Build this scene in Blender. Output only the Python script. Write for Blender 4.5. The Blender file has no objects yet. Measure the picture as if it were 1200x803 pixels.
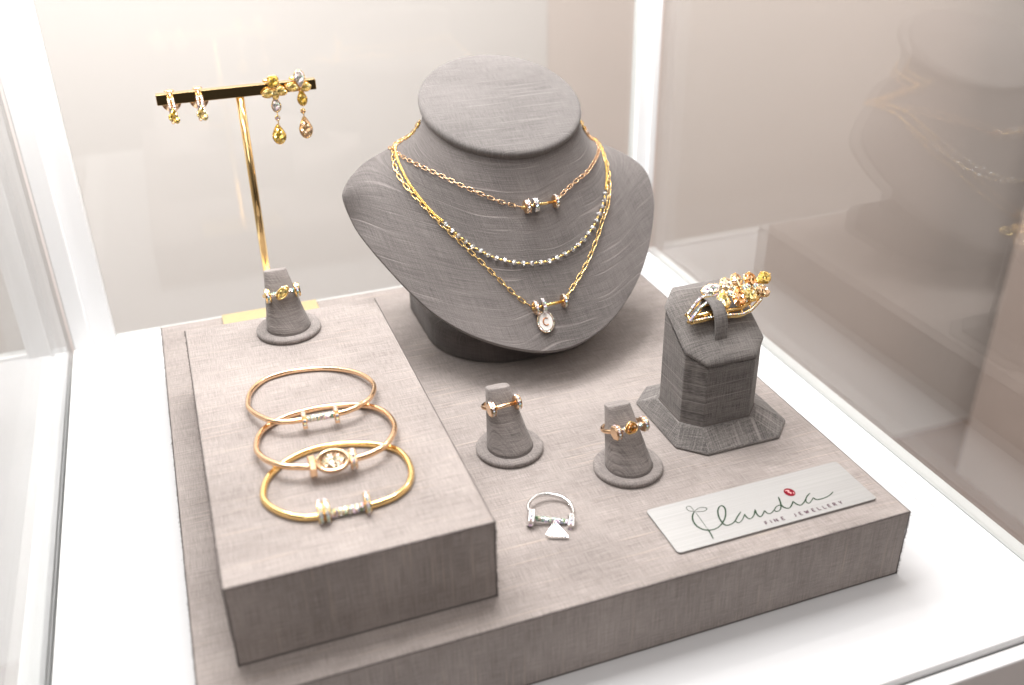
import bpy, math, random
import numpy as np
from mathutils import Vector as V, Matrix
from mathutils.bvhtree import BVHTree
def crom(P,closed=False,n=8):
    P=[V(p) for p in P]; N=len(P); out=[]
    g=(lambda i:P[i%N]) if closed else (lambda i:P[max(0,min(N-1,i))])
    for i in range(N if closed else N-1):
        a,b,c,d=g(i-1),g(i),g(i+1),g(i+2)
        for k in range(n):
            t=k/n
            out.append(.5*((2*b)+(c-a)*t+(2*a-5*b+4*c-d)*t*t+(3*b-a-3*c+d)*t**3))
    if not closed: out.append(P[-1].copy())
    return out
# ---- BUST
DC=V((212,258,138.5)); DT=math.radians(21.4); DR=47.5
DA=V((0,math.cos(DT),math.sin(DT))); DN=V((0,-math.sin(DT),math.cos(DT)))
PT=V((212,164.4,22.3)); PA=math.radians(62); PK=.0045
PD=V((0,math.cos(PA),math.sin(PA))); PB=V((0,math.sin(PA),-math.cos(PA)))
def plate(s,u): return PT+PD*s+V((u,0,0))+PB*(PK*u*u)
# half outline of the plate (s up the plate, u sideways)
PO=[(0,0),(0.6,9),(3.5,20),(9.5,34),(18.8,48),(32,63),(46,75),(61,84),(78,91),(92,95),(102,94.5),(109,91.5)]
PR=[(0.6,9),(3.5,20),(9.5,34),(18.8,48),(32,63),(46,75),(61,84),(76,90.5)]
PL=[(0.6,9),(3.5,20),(9.3,34),(18.5,49),(31.6,63),(45.7,73),(61.3,82),(77.8,90.4),(91,95.5)]
BKR=[V(p) for p in ((93,244,82),(91,252,89),(84,259,94.7),(75.5,266,99),(66,273,102.5),(50,290,106),(26,304,109),(0,309,110))]
BKL=[V(p) for p in ((-97.5,247.5,98),(-93.5,254.5,104),(-84,262,109.5),(-72.5,269,112.5),(-62,276,113.5),(-46,291,113),(-24,304,111))]
def bust_outline(n=128):
    full=[plate(0,0)]+[plate(s,u) for s,u in PR]+[V((212+b.x,b.y,b.z)) for b in BKR+BKL[::-1]]+[plate(s,-u) for s,u in PL[::-1]]
    ang=[0,6,13,21,29,37,44,51,58, 66,74,83,93,104,130,156,180, 204,230,254,264,274,283,290, 297,303,309,316,323,331,339,347,354,360]
    dense=crom(full,True,16); da=[]
    for i in range(len(full)):
        da+=[ang[i]+(ang[i+1]-ang[i])*k/16 for k in range(16)]
    da.append(360)
    L=[0]
    for i in range(1,len(dense)+1): L.append(L[-1]+(dense[i%len(dense)]-dense[i-1]).length)
    out=[];oa=[];j=0
    for k in range(n):
        t=L[-1]*k/n
        while L[j+1]<t: j+=1
        f=(t-L[j])/(L[j+1]-L[j]); out.append(dense[j].lerp(dense[(j+1)%len(dense)],f)); oa.append(math.radians(da[j]+(da[j+1]-da[j])*f))
    for _ in range(6): oa=[oa[0]]+[(oa[k-1]+oa[k]*2+(oa[(k+1)%n] if k<n-1 else 2*math.pi))/4 for k in range(1,n)]
    return out,oa
def bust_shell(n=128,rings=26):
    O,OA=bust_outline(n); vs=[];fs=[];uv=[]
    R=DR-1.2
    cen=plate(80,0)
    for k in range(n):
        o=O[k]
        a=OA[k]
        rim=DC-DN*4+(V((math.sin(a),0,0))-DA*math.cos(a))*R
        toward=(cen-o); dist=(o-rim).length
        p1=rim-DN*(dist*.30)
        front=min(1,max(0,(math.cos(a)+.45)/1.45)); front=front*front*(3-2*front)
        p2=o+(rim-DN*14-o).normalized()*dist*.30 + toward.normalized()*dist*.12*(1-front)
        if front>0:
            p1=rim+(o-rim)*.3-DN*(2*(1-front)); 
            p1=p1.lerp(rim-DN*(dist*.30),1-front)
        for r in range(rings):
            t=r/(rings-1); q=rim*(1-t)**3+p1*3*t*(1-t)**2+p2*3*t*t*(1-t)+o*t**3
            vs.append(q)
    G=np.array([v[:] for v in vs]).reshape(n,rings,3)
    for _ in range(700):
        A=(G*2+np.roll(G,1,0)+np.roll(G,-1,0)); A[:,1:-1]+=G[:,:-2]+G[:,2:]; G[:,1:-1]=A[:,1:-1]/6
    vs=[V(p) for p in G.reshape(-1,3)]
    for k in range(n):
        k2=(k+1)%n
        for r in range(rings-1):
            fs.append((k*rings+r,k*rings+r+1,k2*rings+r+1,k2*rings+r))
    return vs,fs,O
CH={
 'A1':[(148.2,274.4,113.4),(151.1,259.7,112.3),(157.2,245.1,111.0),(165.9,232.1,108.5),(175.2,222.5,104.4),(185.2,215.3,99.9),(195.8,210.0,95.2),(205.4,207.3,92.2)],
 'A2':[(225.4,208.2,92.0),(229.3,210.0,94.3),(235.9,213.3,97.4),(242.9,217.3,99.7),(250.5,222.6,101.0),(257.4,229.7,103.0),(264.8,240.0,104.1),(273.3,257.6,103.5),(278.8,272.2,102.3),(260.6,248.0,115.6)],
 'AB':[(205.9,207.2,91.9),(225.4,208.3,92.2)],
 'B1':[(166.2,266.4,126.3),(158.2,284.0,113.4),(154.5,280.3,113.5),(149.9,265.0,112.8),(149.3,251.9,108.3),(151.0,240.9,102.0),(154.9,231.1,95.2),(159.6,222.9,88.8),(163.2,218.6,85.8)],
 'BB':[(164.2,217.1,84.4),(167.2,213.7,81.5),(169.7,211.0,78.9),(172.8,207.9,76.2),(175.7,205.2,73.6),(179.3,202.7,71.6),(183.0,200.2,69.3),(186.9,198.1,67.6),(191.2,196.4,66.4),(195.8,194.8,65.0),(200.5,193.6,64.1),(205.4,192.9,63.6),(210.5,192.6,63.4),(215.6,192.6,63.4),(220.7,193.4,64.2),(225.7,194.6,65.1),(230.9,196.1,66.3),(235.3,198.0,67.8),(239.2,200.0,69.4),(243.1,202.5,71.7),(247.1,205.1,73.5),(250.4,208.1,76.2),(253.6,211.2,78.8),(256.8,214.6,81.4),(259.5,217.9,83.9),(261.6,221.2,86.6)],
 'B2':[(263.5,223.9,88.3),(266.9,230.3,92.5),(270.1,238.9,97.3),(272.2,247.4,100.8),(276.5,262.0,102.4),(277.7,273.4,102.6),(258.1,246.0,119.9)],
 'C1':[(166.9,266.0,129.0),(159.5,285.4,113.4),(153.7,279.5,113.5),(148.7,266.1,112.6),(146.3,252.5,107.0),(148.4,242.5,101.4),(154.5,230.0,93.6),(162.7,217.5,83.7),(171.6,207.1,74.0),(180.6,197.7,63.9),(189.8,188.6,53.1),(196.3,183.1,46.4),(201.2,180.0,42.7)],
 'C2':[(220.0,180.2,43.3),(225.6,183.7,47.7),(234.3,189.5,54.3),(242.2,195.7,61.0),(250.7,204.2,69.6),(256.0,210.4,75.5),(262.7,218.2,81.3),(267.0,226.8,88.4),(270.2,235.3,94.2),(271.7,245.1,100.0),(275.6,260.0,102.5),(277.2,273.9,102.7),(257.8,246.4,120.9)],
 'CB':[(201.6,179.7,42.2),(219.4,180.1,43.2)],
 'PC':[(207.2,173.5,34.1),(209.0,177.5,39.7),(205.3,169.5,28.7)],
}
BG={
 'b1':[(39.8,135.9,43.7),(42.5,148.8,42.4),(50.0,159.1,41.4),(60.4,162.3,41.4),(71.5,161.7,41.4),(82.2,158.4,41.4),(92.1,150.2,42.2),(97.8,139.8,43.3),(99.2,129.0,44.4),(96.1,119.2,45.4),(91.0,112.8,46.1),(84.5,109.3,46.2),(78.5,108.1,46.2),(70.3,108.3,46.2),(61.7,109.1,46.2),(55.3,109.9,46.2),(48.7,113.0,46.1),(43.6,121.1,45.2),(40.5,128.9,44.4)],
 'b2':[(39.2,99.0,43.9),(41.5,109.1,42.7),(46.6,116.6,41.9),(55.4,121.8,41.4),(64.0,123.3,41.4),(74.6,123.3,41.4),(84.8,120.9,41.4),(93.4,115.5,42.0),(98.9,106.6,43.0),(100.4,95.0,44.3),(98.4,85.5,45.4),(92.9,76.3,46.2),(87.1,72.7,46.2),(79.8,70.8,46.2),(68.1,71.1,46.2),(59.4,71.8,46.2),(53.6,73.9,46.2),(47.5,77.1,46.2),(41.9,85.0,45.4),(39.4,92.5,44.6)],
 'b3':[(37.8,67.3,41.5),(40.1,75.4,41.4),(44.7,82.0,41.4),(52.3,87.7,41.4),(60.6,90.7,41.4),(69.6,91.2,41.4),(79.3,89.2,41.4),(89.4,84.4,41.4),(96.9,77.7,41.4),(99.7,69.1,41.5),(99.1,59.0,41.5),(95.4,50.5,41.6),(89.4,45.6,41.6),(83.8,43.8,41.6),(77.1,43.1,41.6),(68.0,43.5,41.6),(58.1,43.8,41.6),(51.1,45.3,41.6),(44.7,49.9,41.6),(40.2,55.9,41.5),(37.8,61.8,41.5)],
 'd1':[(62.2,108.7,46.2),(76.8,108.1,46.2)],
 'd2':[(59.5,71.7,46.2),(68.3,71.0,46.2),(76.8,70.8,46.2)],
 'd3':[(57.6,43.7,41.6),(60.2,43.6,41.6),(76.5,42.8,41.6)],
 'h':[(48.4,115.1,43.5),(90.6,115.6,43.5),(45.1,80.4,43.5),(92.7,78.3,43.5)]
}
LT={
 'main':(0.50,[(225.86,34.87),(223.48,32.50),(221.89,29.33),(221.52,25.73),(222.69,22.64),(224.97,20.87),(228.04,20.47),(231.20,21.46),(234.66,23.85),(237.58,27.04),(239.86,31.11),(239.91,33.60),(238.40,33.62),(236.16,31.43),(234.36,27.75),(233.62,23.98),(233.99,21.17),(236.28,20.66),(239.22,21.82),(242.58,24.56),(245.67,26.81)]),
 'a1':(0.37,[(241.46,23.64),(239.80,21.86),(240.58,20.38),(243.21,21.61),(246.10,24.56)]),
 'u':(0.43,[(246.29,24.76),(245.98,22.43),(246.90,20.89),(249.71,22.35),(252.63,25.88)]),
 'u2':(0.46,[(252.63,25.88),(251.49,22.47),(252.12,20.49),(254.22,21.69),(256.25,23.65)]),
 'u3':(0.40,[(256.25,23.65),(256.39,21.51),(257.86,20.83),(260.53,22.27),(263.06,24.06),(265.19,24.36),(264.53,22.66),(262.68,21.16),(261.02,20.97),(260.62,22.23)]),
 'd':(0.50,[(267.86,29.84),(266.83,26.82),(265.75,24.14),(266.25,21.88),(268.01,21.03),(270.43,22.61),(272.47,24.63)]),
 'i':(0.46,[(272.47,24.63),(272.74,22.27),(274.13,20.89),(277.05,22.29),(280.79,25.39),(283.53,26.92)]),
 'a2':(0.37,[(280.17,25.06),(277.98,22.21),(278.51,20.71),(280.62,21.75),(282.81,23.46)]),
 'tl':(0.43,[(282.81,23.46),(283.41,21.80),(285.43,21.30),(288.82,21.59),(291.89,22.52),(294.20,23.77)]),
 'lf1':(0.17,[(225.74,35.20),(225.73,38.53),(224.34,39.07),(223.30,38.08),(223.59,36.03),(225.56,34.88)]),
 'lf2':(0.22,[(225.97,34.94),(228.92,36.18),(231.57,35.54),(231.92,34.18),(229.91,33.30),(226.33,34.25)]),
 'st':(0.15,[(225.95,34.56),(225.50,28.20),(225.09,21.71)]),
 'st2':(0.43,[(225.09,21.71),(224.71,18.21),(224.09,14.85)]),
}
CAMC= [29.617, -269.208, 291.306]
CAMR= [[0.939394, 0.181453, -0.290884], [-0.342446, 0.456011, -0.821453], [-0.016408, 0.87128, 0.490512]]
EL=[2.7,.16,22,5,.65,0.57,.4] # lamp powers, world strength, exposure
S=.001
sc=bpy.context.scene
COL=sc.collection
random.seed(7)
class MB:
    def __init__(s): s.v=[];s.f=[];s.uv={};s.sm=[]
    def add(s,vs,fs,smooth=False,uv=None):
        b=len(s.v); s.v+=[V(p) for p in vs]
        for i,f in enumerate(fs):
            if uv: s.uv[len(s.f)]=uv[i]
            s.f.append(tuple(b+k for k in f)); s.sm.append(smooth)
        return s
    def box(s,a,b):
        (x0,y0,z0),(x1,y1,z1)=a,b
        return s.add([(x0,y0,z0),(x1,y0,z0),(x1,y1,z0),(x0,y1,z0),(x0,y0,z1),(x1,y0,z1),(x1,y1,z1),(x0,y1,z1)],
          [(0,3,2,1),(4,5,6,7),(0,1,5,4),(1,2,6,5),(2,3,7,6),(3,0,4,7)])
    def tube(s,P,r,n=8,closed=False,flat=1.0,up=None,smooth=True):
        P=[V(p) for p in P];N=len(P);vs=[];fs=[]
        u=None
        for i in range(N):
            t=(P[(i+1)%N]-P[i-1]) if closed else (P[min(N-1,i+1)]-P[max(0,i-1)])
            t.normalize()
            if up is not None: u=V(up)-t*V(up).dot(t)
            elif u is None:
                u=V((0,0,1)) if abs(t.z)<.9 else V((1,0,0)); u=u-t*u.dot(t)
            else: u=u-t*u.dot(t)
            u.normalize(); w=t.cross(u)
            rr=r[i] if isinstance(r,(list,tuple)) else r
            for k in range(n):
                a=2*math.pi*k/n; vs.append(P[i]+u*(rr*flat*math.cos(a))+w*(rr*math.sin(a)))
        for i in range(N if closed else N-1):
            j=(i+1)%N
            for k in range(n):
                k2=(k+1)%n; fs.append((i*n+k,i*n+k2,j*n+k2,j*n+k))
        if not closed: fs.append(tuple(range(n))[::-1]); fs.append(tuple((N-1)*n+k for k in range(n)))
        return s.add(vs,fs,smooth)
    def loft(s,rings,smooth=True,cap=True):
        n=len(rings[0]);vs=[p for r in rings for p in r];fs=[]
        for i in range(len(rings)-1):
            for k in range(n):
                k2=(k+1)%n; fs.append((i*n+k,i*n+k2,(i+1)*n+k2,(i+1)*n+k))
        if cap: fs.append(tuple(range(n))[::-1]); fs.append(tuple((len(rings)-1)*n+k for k in range(n)))
        return s.add(vs,fs,smooth)
    def ball(s,c,r,flat=(1,1,1),seg=10,rg=6,smooth=True):
        vs=[];fs=[];c=V(c)
        for i in range(rg+1):
            a=math.pi*i/rg
            for k in range(seg):
                b=2*math.pi*k/seg; vs.append(c+V((r*flat[0]*math.sin(a)*math.cos(b),r*flat[1]*math.sin(a)*math.sin(b),r*flat[2]*math.cos(a))))
        for i in range(rg):
            for k in range(seg):
                k2=(k+1)%seg; fs.append((i*seg+k,(i+1)*seg+k,(i+1)*seg+k2,i*seg+k2))
        return s.add(vs,fs,smooth)
    def build(s,name,mat,parent=None,uvmode=None,bevel=0,seg=2,origin=None):
        o0=V(origin) if origin is not None else (parent['_o'] if parent is not None and '_o' in parent.keys() else V((0,0,0)))
        o0=V(o0)
        me=bpy.data.meshes.new(name); me.from_pydata([((v-o0)*S)[:] for v in s.v],[],s.f); me.update()
        for p,q in zip(me.polygons,s.sm): p.use_smooth=q
        if bevel:
            import bmesh
            bm=bmesh.new(); bm.from_mesh(me); bmesh.ops.remove_doubles(bm,verts=bm.verts,dist=1e-6)
            es=[e for e in bm.edges if len(e.link_faces)==2 and e.calc_face_angle()>.5]
            bmesh.ops.bevel(bm,geom=es,offset=bevel*S,segments=seg,profile=.5,affect='EDGES'); bm.to_mesh(me); bm.free()
            am=max(p.area for p in me.polygons)
            for p in me.polygons: p.use_smooth=p.area<.04*am
        if uvmode:
            ul=me.uv_layers.new(name='UVMap')
            for p in me.polygons:
                n=p.normal
                for li in p.loop_indices:
                    c=me.vertices[me.loops[li].vertex_index].co/S+o0
                    if uvmode=='box':
                        if abs(n.z)>.6: q=(c.x,c.y)
                        elif abs(n.y)>abs(n.x): q=(c.z*1.0+60,c.x)
                        else: q=(c.z+160,c.y)
                    elif uvmode=='front': q=(c.x+.25*c.z,c.z*1.05-.35*c.y)
                    elif uvmode=='topx': q=(c.x,c.y*1.1+c.z*.2)
                    elif uvmode=='body': q=(c.x+c.y*.8,c.z)
                    elif uvmode=='flare': q=((c.x*n.y-c.y*n.x)*.15+c.z*1.0,(c.x*n.y-c.y*n.x)) if abs(n.z)<.99 else (c.x,c.y)
                    ul.data[li].uv=q
        me.materials.append(mat)
        o=bpy.data.objects.new(name,me); COL.objects.link(o)
        if parent is not None:
            o.parent=parent; off=V(o0)-V(world_o(parent)); o.location=off*S; o['_o']=list(o0)
        else: o.location=o0*S; o['_o']=list(o0)
        return o
def world_o(o): return V(o['_o']) if '_o' in o.keys() else V((0,0,0))
def tag(o,label=None,cat=None,group=None,kind=None):
    if label:o['label']=label
    if cat:o['category']=cat
    if group:o['group']=group
    if kind:o['kind']=kind
    return o
def thing(name,label,cat,loc,group=None):
    o=bpy.data.objects.new(name,None); o.empty_display_size=.01; COL.objects.link(o)
    o.location=V(loc)*S; o['_o']=list(loc); return tag(o,label,cat,group)
# ---------------------------------------------------------------- materials
def mat(name):
    m=bpy.data.materials.new(name); m.use_nodes=True; nt=m.node_tree
    return m,nt,nt.nodes['Principled BSDF']
def N(nt,t,**k):
    n=nt.nodes.new(t)
    for a,b in k.items():
        if a.startswith('i_'): n.inputs[int(a[2:])].default_value=b
        else: setattr(n,a,b)
    return n
def math_(nt,op,a,b=None,c=None):
    n=N(nt,'ShaderNodeMath',operation=op)
    for i,x in enumerate((a,b,c)):
        if x is None: continue
        if hasattr(x,'links') or hasattr(x,'is_linked'): nt.links.new(x,n.inputs[i])
        else: n.inputs[i].default_value=x
    return n.outputs[0]
def mixc(nt,f,a,b,mode='MIX'):
    n=N(nt,'ShaderNodeMix',data_type='RGBA',blend_type=mode)
    for sck,x in ((n.inputs[0],f),(n.inputs[6],a),(n.inputs[7],b)):
        if hasattr(x,'is_linked'): nt.links.new(x,sck)
        elif isinstance(x,(int,float)): sck.default_value=x
        else: sck.default_value=(*x,1)
    return n.outputs[2]
def fabric(name,dark,light,streak,rough=.8,wv=1.0,slub=.5,wob=0.0,sheen=.15,uvscale=1.0):
    m,nt,p=mat(name); L=nt.links.new
    uv=N(nt,'ShaderNodeUVMap'); sp=N(nt,'ShaderNodeSeparateXYZ'); L(uv.outputs[0],sp.inputs[0])
    u,v=sp.outputs[0],sp.outputs[1]
    if wob:
        w=N(nt,'ShaderNodeTexNoise',noise_dimensions='2D'); w.inputs['Scale'].default_value=.011; w.inputs['Detail'].default_value=2; L(uv.outputs[0],w.inputs[0])
        v=math_(nt,'ADD',v,math_(nt,'MULTIPLY',math_(nt,'SUBTRACT',w.outputs[0],.5),wob))
    def nz(su,sv,det=2,rg=.5,off=0):
        c=N(nt,'ShaderNodeCombineXYZ'); L(math_(nt,'MULTIPLY_ADD',u,su*uvscale,off),c.inputs[0]); L(math_(nt,'MULTIPLY_ADD',v,sv*uvscale,off*.37),c.inputs[1])
        n=N(nt,'ShaderNodeTexNoise',noise_dimensions='2D'); n.inputs['Scale'].default_value=1; n.inputs['Detail'].default_value=det; n.inputs['Roughness'].default_value=rg
        L(c.outputs[0],n.inputs[0]); return n.outputs[0]
    h=nz(.06,2.4,3,.6); h2=nz(1.9,.11,2,.5,31); fine=nz(2.1,2.1,1,.5,7); big=nz(.012,.02,3,.6,3); sl=nz(.016,.62,2,.5,11); sl2=nz(.03,.9,1,.5,77)
    def c0(x,k): return math_(nt,'MULTIPLY',math_(nt,'SUBTRACT',x,.5),k)
    val=math_(nt,'ADD',.5,c0(h,1.5*wv)); val=math_(nt,'ADD',val,c0(h2,1.1*wv)); val=math_(nt,'ADD',val,c0(fine,.9*wv)); val=math_(nt,'ADD',val,c0(big,1.0))
    val.node.use_clamp=True
    slm=N(nt,'ShaderNodeMapRange'); L(sl,slm.inputs[0]); slm.inputs[1].default_value=.655; slm.inputs[2].default_value=.76
    sld=N(nt,'ShaderNodeMapRange'); L(sl2,sld.inputs[0]); sld.inputs[1].default_value=.62; sld.inputs[2].default_value=.74
    col=mixc(nt,val,dark,light)
    col=mixc(nt,math_(nt,'MULTIPLY',slm.outputs[0],slub),col,streak)
    col=mixc(nt,math_(nt,'MULTIPLY',sld.outputs[0],slub*.6),col,tuple(c*.8 for c in dark))
    L(col,p.inputs['Base Color']); p.inputs['Roughness'].default_value=rough
    p.inputs['Sheen Weight'].default_value=sheen; p.inputs['Specular IOR Level'].default_value=.25
    b=N(nt,'ShaderNodeBump'); b.inputs['Strength'].default_value=.55; b.inputs['Distance'].default_value=.0003
    L(math_(nt,'ADD',val,math_(nt,'MULTIPLY',slm.outputs[0],.8)),b.inputs['Height']); L(b.outputs[0],p.inputs['Normal'])
    return m
FAB=fabric('taupe_silk',(.185,.160,.150),(.385,.34,.32),(.46,.38,.32),slub=.4,wv=.78,uvscale=1.1)
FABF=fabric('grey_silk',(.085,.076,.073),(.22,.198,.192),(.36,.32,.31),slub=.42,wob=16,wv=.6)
FABD=fabric('shaded_grey_silk',(.05,.043,.041),(.125,.108,.103),(.25,.22,.21),slub=.4,wob=6,wv=.7)  # bust base cloth, its colour darkened for the shadow under the plate
FABT=fabric('grey_silk_pad',(.095,.086,.083),(.19,.175,.17),(.28,.26,.25),slub=.35,wob=6,wv=.75)
FABC=fabric('grey_linen',(.13,.115,.11),(.32,.285,.27),(.42,.38,.36),slub=.2,wv=1.0,uvscale=1.3)
FABB=fabric('grey_ribbed_silk',(.085,.078,.075),(.23,.21,.20),(.33,.30,.29),slub=.5,wob=4,wv=1.1)
def simple(name,c,rough=.5,metal=0,**k):
    m,nt,p=mat(name); p.inputs['Base Color'].default_value=(*c,1); p.inputs['Roughness'].default_value=rough; p.inputs['Metallic'].default_value=metal
    for a,b in k.items(): p.inputs[a.replace('_',' ')].default_value=b
    return m
def metal(name,c,rough=.13,bump=.12):
    m,nt,p=mat(name); L=nt.links.new
    p.inputs['Metallic'].default_value=1
    tc=N(nt,'ShaderNodeTexCoord'); n=N(nt,'ShaderNodeTexNoise'); n.inputs['Scale'].default_value=420; n.inputs['Detail'].default_value=3; L(tc.outputs['Object'],n.inputs[0])
    L(mixc(nt,n.outputs[0],c,tuple(x*.88 for x in c)),p.inputs['Base Color'])
    mr=N(nt,'ShaderNodeMapRange'); L(n.outputs[0],mr.inputs[0]); mr.inputs[3].default_value=rough*.7; mr.inputs[4].default_value=rough*1.5; L(mr.outputs[0],p.inputs['Roughness'])
    b=N(nt,'ShaderNodeBump'); b.inputs['Strength'].default_value=bump; b.inputs['Distance'].default_value=.0002; L(n.outputs[0],b.inputs['Height']); L(b.outputs[0],p.inputs['Normal'])
    return m
GOLD=metal('yellow_gold',(.96,.68,.30)); ROSE=metal('rose_gold',(.95,.66,.42)); WGOLD=metal('white_gold',(.85,.84,.83)); BRIGHT=metal('gold_rope_metal',(1.0,.70,.24),.25)
BRASS=metal('polished_brass',(.88,.63,.30),.07,.03); PLATEM=metal('satin_brass',(.90,.72,.42),.3)
def gem(name,c,fire=.3,tr=.2,scale=760):
    m,nt,p=mat(name); L=nt.links.new
    tc=N(nt,'ShaderNodeTexCoord'); w=N(nt,'ShaderNodeTexVoronoi'); w.inputs['Scale'].default_value=scale; L(tc.outputs['Object'],w.inputs[0])
    g=N(nt,'ShaderNodeNewGeometry'); vm=N(nt,'ShaderNodeVectorMath',operation='SUBTRACT'); L(w.outputs['Color'],vm.inputs[0]); vm.inputs[1].default_value=(.5,.5,.5)
    vs_=N(nt,'ShaderNodeVectorMath',operation='SCALE'); L(vm.outputs[0],vs_.inputs[0]); vs_.inputs['Scale'].default_value=1.1
    va=N(nt,'ShaderNodeVectorMath',operation='ADD'); L(g.outputs['Normal'],va.inputs[0]); L(vs_.outputs[0],va.inputs[1])
    vn=N(nt,'ShaderNodeVectorMath',operation='NORMALIZE'); L(va.outputs[0],vn.inputs[0]); L(vn.outputs[0],p.inputs['Normal'])
    spc=N(nt,'ShaderNodeSeparateColor'); L(w.outputs['Color'],spc.inputs[0])
    hs=N(nt,'ShaderNodeHueSaturation'); L(w.outputs['Color'],hs.inputs['Color']); hs.inputs['Saturation'].default_value=1.0; hs.inputs['Value'].default_value=1.3
    lum=N(nt,'ShaderNodeMapRange'); L(spc.outputs[0],lum.inputs[0]); lum.inputs[3].default_value=.35; lum.inputs[4].default_value=1.3  # random cell tones and hues painted in for sparkle and inner reflections
    col=mixc(nt,1.0,c,(1,1,1),'MULTIPLY'); mm=N(nt,'ShaderNodeVectorMath',operation='SCALE'); L(col,mm.inputs[0]); L(lum.outputs[0],mm.inputs['Scale'])
    L(mixc(nt,fire,mm.outputs[0],hs.outputs[0]),p.inputs['Base Color'])
    p.inputs['Roughness'].default_value=.03; p.inputs['IOR'].default_value=2.2; p.inputs['Transmission Weight'].default_value=tr; p.inputs['Specular IOR Level'].default_value=.8
    p.inputs['Metallic'].default_value=.4
    return m
DIA=gem('diamond',(.95,.93,.93),.30); PEACH=gem('peach_stone',(.97,.70,.45),.12); YEL=gem('yellow_stone',(1.0,.60,.02),.05); AMB=gem('amber_stone',(.74,.27,.005),.03); CHAM=gem('champagne_stone',(.88,.50,.22),.07); PINK=gem('pale_pink_stone',(.97,.84,.82),.18); PALEY=gem('pale_yellow_stone',(1.0,.68,.15),.08)
CRYS=gem('crystal_bead',(.88,.88,.87),.10,.6)
DECKM=simple('white_laminate',(.57,.575,.59),.38)
WHITE=simple('white_lacquer',(.86,.86,.87),.32); WHITE2=simple('white_powder_coat',(.76,.765,.775),.42)
def glassmat(nm,r0):
    m=bpy.data.materials.new(nm); m.use_nodes=True; nt=m.node_tree; nt.nodes.clear(); L=nt.links.new
    g=N(nt,'ShaderNodeNewGeometry'); d=N(nt,'ShaderNodeVectorMath',operation='DOT_PRODUCT'); L(g.outputs['Normal'],d.inputs[0]); L(g.outputs['Incoming'],d.inputs[1])
    a=math_(nt,'ABSOLUTE',d.outputs['Value']); q=math_(nt,'POWER',math_(nt,'SUBTRACT',1.0,a),5.0); f=math_(nt,'MULTIPLY_ADD',q,.90,r0)
    t=N(nt,'ShaderNodeBsdfTransparent'); t.inputs[0].default_value=(.97,.985,.98,1); gl=N(nt,'ShaderNodeBsdfGlossy'); gl.inputs['Roughness'].default_value=.012
    mx=N(nt,'ShaderNodeMixShader'); L(f,mx.inputs[0]); L(t.outputs[0],mx.inputs[1]); L(gl.outputs[0],mx.inputs[2]); o=N(nt,'ShaderNodeOutputMaterial'); L(mx.outputs[0],o.inputs[0])
    return m
GLASS=glassmat('clear_glass',.10); GLASSB=glassmat('clear_back_glass',.04)
def plaster(name,c):
    m,nt,p=mat(name); L=nt.links.new
    tc=N(nt,'ShaderNodeTexCoord'); n=N(nt,'ShaderNodeTexNoise'); n.inputs['Scale'].default_value=2.5; n.inputs['Detail'].default_value=4; L(tc.outputs['Object'],n.inputs[0])
    L(mixc(nt,n.outputs[0],tuple(x*.92 for x in c),c),p.inputs['Base Color']); p.inputs['Roughness'].default_value=.7
    return m
# ---------------------------------------------------------------- gems
def outline(kind,L,W,n=16):
    o=[]
    for k in range(n):
        a=2*math.pi*k/n; x,y=math.cos(a),math.sin(a)
        if kind=='round': o.append((x*W/2,y*L/2))
        elif kind=='pear': # point up (+y)
            s=1-.55*max(0,y)**1.2; o.append((x*W/2*s,(y*.5+(.12 if y>0 else 0)*y*y)*L))
        elif kind=='marquise': s=(1-abs(y))**.25 if abs(y)<1 else 0; o.append((x*W/2*(.55+.45*s),y*L/2))
        elif kind=='cushion':
            q=(abs(x)**4+abs(y)**4)**.25; o.append((x/q*W/2,y/q*L/2))
        elif kind=='heart':
            yy=y*.9+.25*abs(x)**.8; o.append((x*W/2,yy*L/2-.1*L))
    return o
def add_gem(mb,kind,c,nrm,up,L,W,dep=None,n=16):
    c=V(c);nrm=V(nrm).normalized();up=V(up);up=(up-nrm*up.dot(nrm)).normalized();rt=up.cross(nrm)
    O=outline(kind,L,W,n);h=min(L,W)*.17;dep=dep or min(L,W)*.42
    f=lambda s,z,rot=0:[c+rt*(x*s)+up*(y*s)+nrm*z for x,y in O]
    g=f(1,0);g2=f(1,-.06*W);cr=f(.80,h*.72);tb=f(.52,h)
    lo=f(.45,-dep*.6)
    vs=g+g2+cr+tb+lo+[c-nrm*dep]; fs=[]
    A=lambda i,k:i*n+k%n
    for k in range(n):
        fs.append((A(0,k),A(1,k),A(1,k+1),A(0,k+1)))
        if k%2==0: fs+= [(A(0,k),A(0,k+1),A(2,k+1)),(A(0,k),A(2,k+1),A(2,k)),(A(2,k),A(2,k+1),A(3,k)),(A(2,k+1),A(3,k+1),A(3,k))]
        else: fs+= [(A(0,k),A(0,k+1),A(2,k)),(A(0,k+1),A(2,k+1),A(2,k)),(A(2,k),A(2,k+1),A(3,k+1)),(A(2,k),A(3,k+1),A(3,k))]
        fs.append((A(1,k+1),A(1,k),A(4,k),A(4,k+1))); fs.append((A(4,k+1),A(4,k),5*n))
    # table as small tilted facets meeting in a very low centre keeps sparkle
    vs.append(c+nrm*h*1.02)
    for k in range(n): fs.append((A(3,k),A(3,k+1),5*n+1))
    mb.add(vs,[t if True else t for t in fs],False)
    return O,rt,up,nrm
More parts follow.
